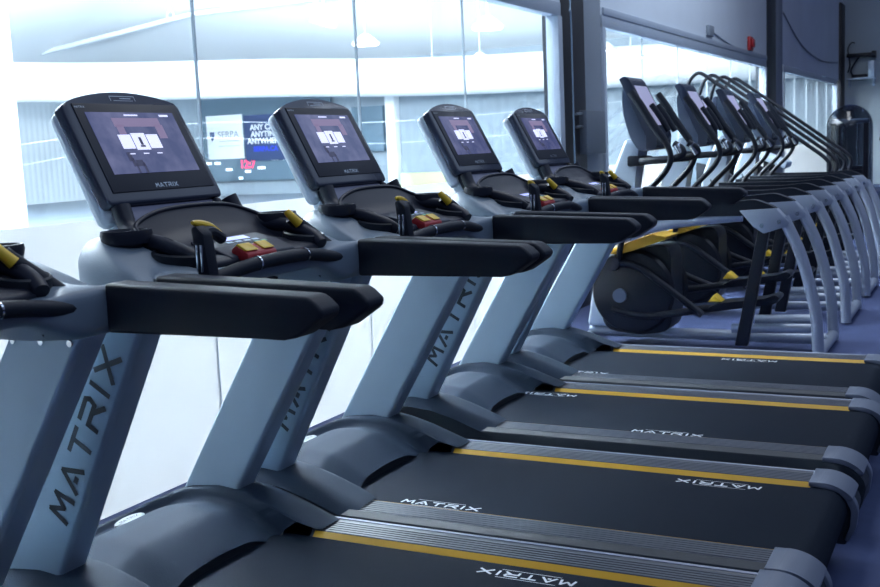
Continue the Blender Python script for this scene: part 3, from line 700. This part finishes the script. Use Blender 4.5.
# ================================================================== THE RINK SIDE
o = MB().tube([(-23.5, -8, 3.68), (-23.6, 10, 3.68), (-23.0, 21.0, 3.68), (-17.5, 26.0, 3.62), (-12, 28.2, 3.42), (-1, 29.2, 3.3)], .58, 28, 10).build('air_duct', ARWHITE); tag(o, 'huge round white air duct running below the rink roof', 'air duct')
for k, (x, y, z0, z1) in enumerate(((-22.4, 17.3, 4.3, 8), (-17.6, 24.9, 4.3, 8))):
    pass
mb = 0
R = empty('scoreboard', (-23.4, 29.86, .4)); tag(R, 'dark rink scoreboard with red digits and small lit panels', 'scoreboard')
MB().box(0, 5.6, -.12, .12, 0, .80, .02).build('board_body', GREYBL, R)
MB().box(0, 5.6, -.08, .08, .86, 2.95, .02).build('board_back', GREYBL, R)
MM = lambda x, z, y=-.125: Matrix.Translation((x, y, z)) @ Matrix.Rotation(PI/2, 4, 'X')
text_mesh('red_digits', '12:7', REDLED, .40, MM(2.05, .58), R, bold=.01)
for x, z, w_ in ((.32, .66, .26), (.72, .66, .26), (1.22, .42, .28), (2.05, .33, .24), (2.65, .44, .32), (3.25, .74, .26), (3.72, .74, .26), (1.72, .10, .18)):
    MB().box(x-w_/2, x+w_/2, -.135, -.12, z-.045, z+.045).build('lit_panel', SLOT, R)
R = empty('sponsor_sign', (-22.25, 29.72, 1.98)); tag(R, 'white sponsor sign with a small shield, left of the navy banner', 'sign')
MB().box(-.80, .80, -.02, .02, -.78, .78, .006).build('sign_panel', WHITE, R)
text_mesh('sign_lettering', 'SERPA', COL_G, .34, MM(.16, .08, -.025), R, bold=.0)
MB().prism([(-.66, .20), (-.46, .20), (-.46, .02), (-.56, -.14), (-.66, .02)], -.03, -.02, .002).build('shield', NAVY, R)
MB().box(-.25, .62, -.024, -.02, -.155, -.135).build('rule_line', COL_G, R)
MB().box(-.30, .62, -.024, -.02, -.33, -.30).build('small_print', FRAME, R)
R = empty('navy_banner', (-20.2, 29.70, 1.9)); tag(R, 'navy banner with white capitals, between two treadmill consoles', 'banner')
MB().box(-1.15, 1.15, -.02, .02, -.80, .80, .006).build('banner_panel', NAVY, R)
for k, tx in enumerate(('ANY CAR.', 'ANYTIME.', 'ANYWHERE.')): text_mesh('banner_lettering', tx, WHITE, .27, MM(-.28, .36-.24*k, -.025), R, bold=.01)
text_mesh('web_lettering', 'SERPA.CA', BLUEP, .24, MM(-.28, -.40, -.025), R, bold=.01)
LAMPS = ((-11.37, 25, 3.26, 'round rink lamp just above the third full console'), (-9.48, 24, 3.40, 'round rink lamp left of the black column, in front of the air duct'),
         (-7.44, 20, 3.80, 'large rink lamp high up near the top right corner of the first window'), (-11.7, 22, 3.92, 'rink lamp above the second full console, next to the loudspeaker'),
         (-6.82, 26, 3.62, 'rink lamp seen in the second window at its left edge'), (-6.07, 26, 3.38, 'rink lamp seen in the second window above the nearest elliptical console'))
def roof_z(x, y): return min(4.2+.30*(30.3-y), 4.2+.30*(x+28.3), 9.2)
for i, (x, y, z, lab) in enumerate(LAMPS):
    R = empty('rink_lamp', (x, y, z)); tag(R, lab, 'lamp', 'round lamps over the rink')
    MB().lathe([(0, 0), (.34, 0), (.36, .03), (.22, .16), (.08, .26), (0, .27)], 24).build('lamp_shade', ARWHITE, R)
    MB().lathe([(0, -.03), (.30, -.02), (.33, .0), (0, .004)], 24).build('diffuser', LAMP, R)
    MB().cyl((0, 0, .26), (0, 0, roof_z(x, y)-z), .02, None, 6).build('drop_rod', FRAME, R)
for i, yb in enumerate((12.0, 19.0, 26.0)):
    pass
def beam(name, pts, r, lab, cat, grp=None, m=None):
    o = MB().tube(pts, r, 8, 0).build(name, m or ARBEAM); tag(o, lab, cat, grp); return o
ARBEAM = mat('white_roof_steel', (.62, .67, .70), .6)
beam('roof_truss', [(-28, 18, 4.7), (-19.5, 18, 7.15), (-1, 18, 7.3)], .09, 'long white roof truss chord sloping up to the right', 'roof truss')
beam('roof_truss', [(-28, 25, 4.75), (-19.5, 25, 5.65), (-1, 25, 5.7)], .08, 'farther white roof truss chord, just above the air duct', 'roof truss')
R = empty('loudspeaker', (-10.35, 18.0, 4.0)); tag(R, 'white box loudspeaker hanging from the rink roof', 'loudspeaker')
MB().box(-.28, .22, -.18, .18, -.05, .38, .04, Matrix.Rotation(.35, 4, 'Y')).build('speaker_cabinet', WHITE, R)
MB().cyl((0, 0, .35), (0, 0, 3.1), .018, None, 6).build('hanging_rod', FRAME, R)
mb = MB(); mb.tube([(-14.5+.10*math.cos(a), 18, 4.55+.10*math.sin(a)) for a in [k*PI/8 for k in range(17)]], .015, 6, 0); mb.cyl((-14.5, 18, 4.65), (-14.5, 18, 7.1), .015, None, 6)
tag(mb.build('hanging_hook', FRAME), 'ring hook dangling from the rink roof, above the nearest console', 'hook')
R = empty('corner_post', (-13.0, 11.6, -.1)); tag(R, 'white post with a dark foot beyond the glass at far left', 'post')
MB().box(-.18, .18, -.18, .18, .72, 4.6, .03).build('post_shaft', ARWHITE, R); MB().box(-.185, .185, -.185, .185, 0, .72, .02).build('post_foot', FRAME, R)
o = MB().box(-15.55, -15.2, 29.6, 30.0, -.1, 4.1, .03).build('wall_post', ARWHITE); tag(o, 'white post on the far rink wall right of the second full console', 'post')
o = MB().box(-16.9, -15.7, 29.7, 29.995, 1.25, 2.75, .02).build('dark_panel', GREYBL); tag(o, 'dark blue panel on the far rink wall left of the white post', 'panel')
o = MB().box(-15.1, -13.2, 29.62, 29.76, -.1, .50, .02).build('advert_board', PALEY); tag(o, 'pale yellow advert board low on the far rink wall', 'board')
o = MB().box(-15.0, -1, 29.86, 30.0, .35, .39, .004).build('ledge_rail', FRAME); tag(o, 'thin grey rail running low along the far rink wall', 'rail')
for i, (p, lab) in enumerate((([(-13, 11.6, 1.62), (-9.5, 12.4, 1.85), (-6.0, 13.2, 1.72), (-.62, 14.6, 1.95)], 'upper slack net rope sagging across the view over the rink'), ([(-13, 11.6, 1.25), (-9.6, 12.4, 1.60), (-6.2, 13.2, 1.38), (-.62, 14.6, 1.6)], 'lower slack net rope sagging across the view over the rink'))):
    o = MB().tube(p, .0018, 6, 8).build('net_rope', ARWHITE); tag(o, lab, 'rope')
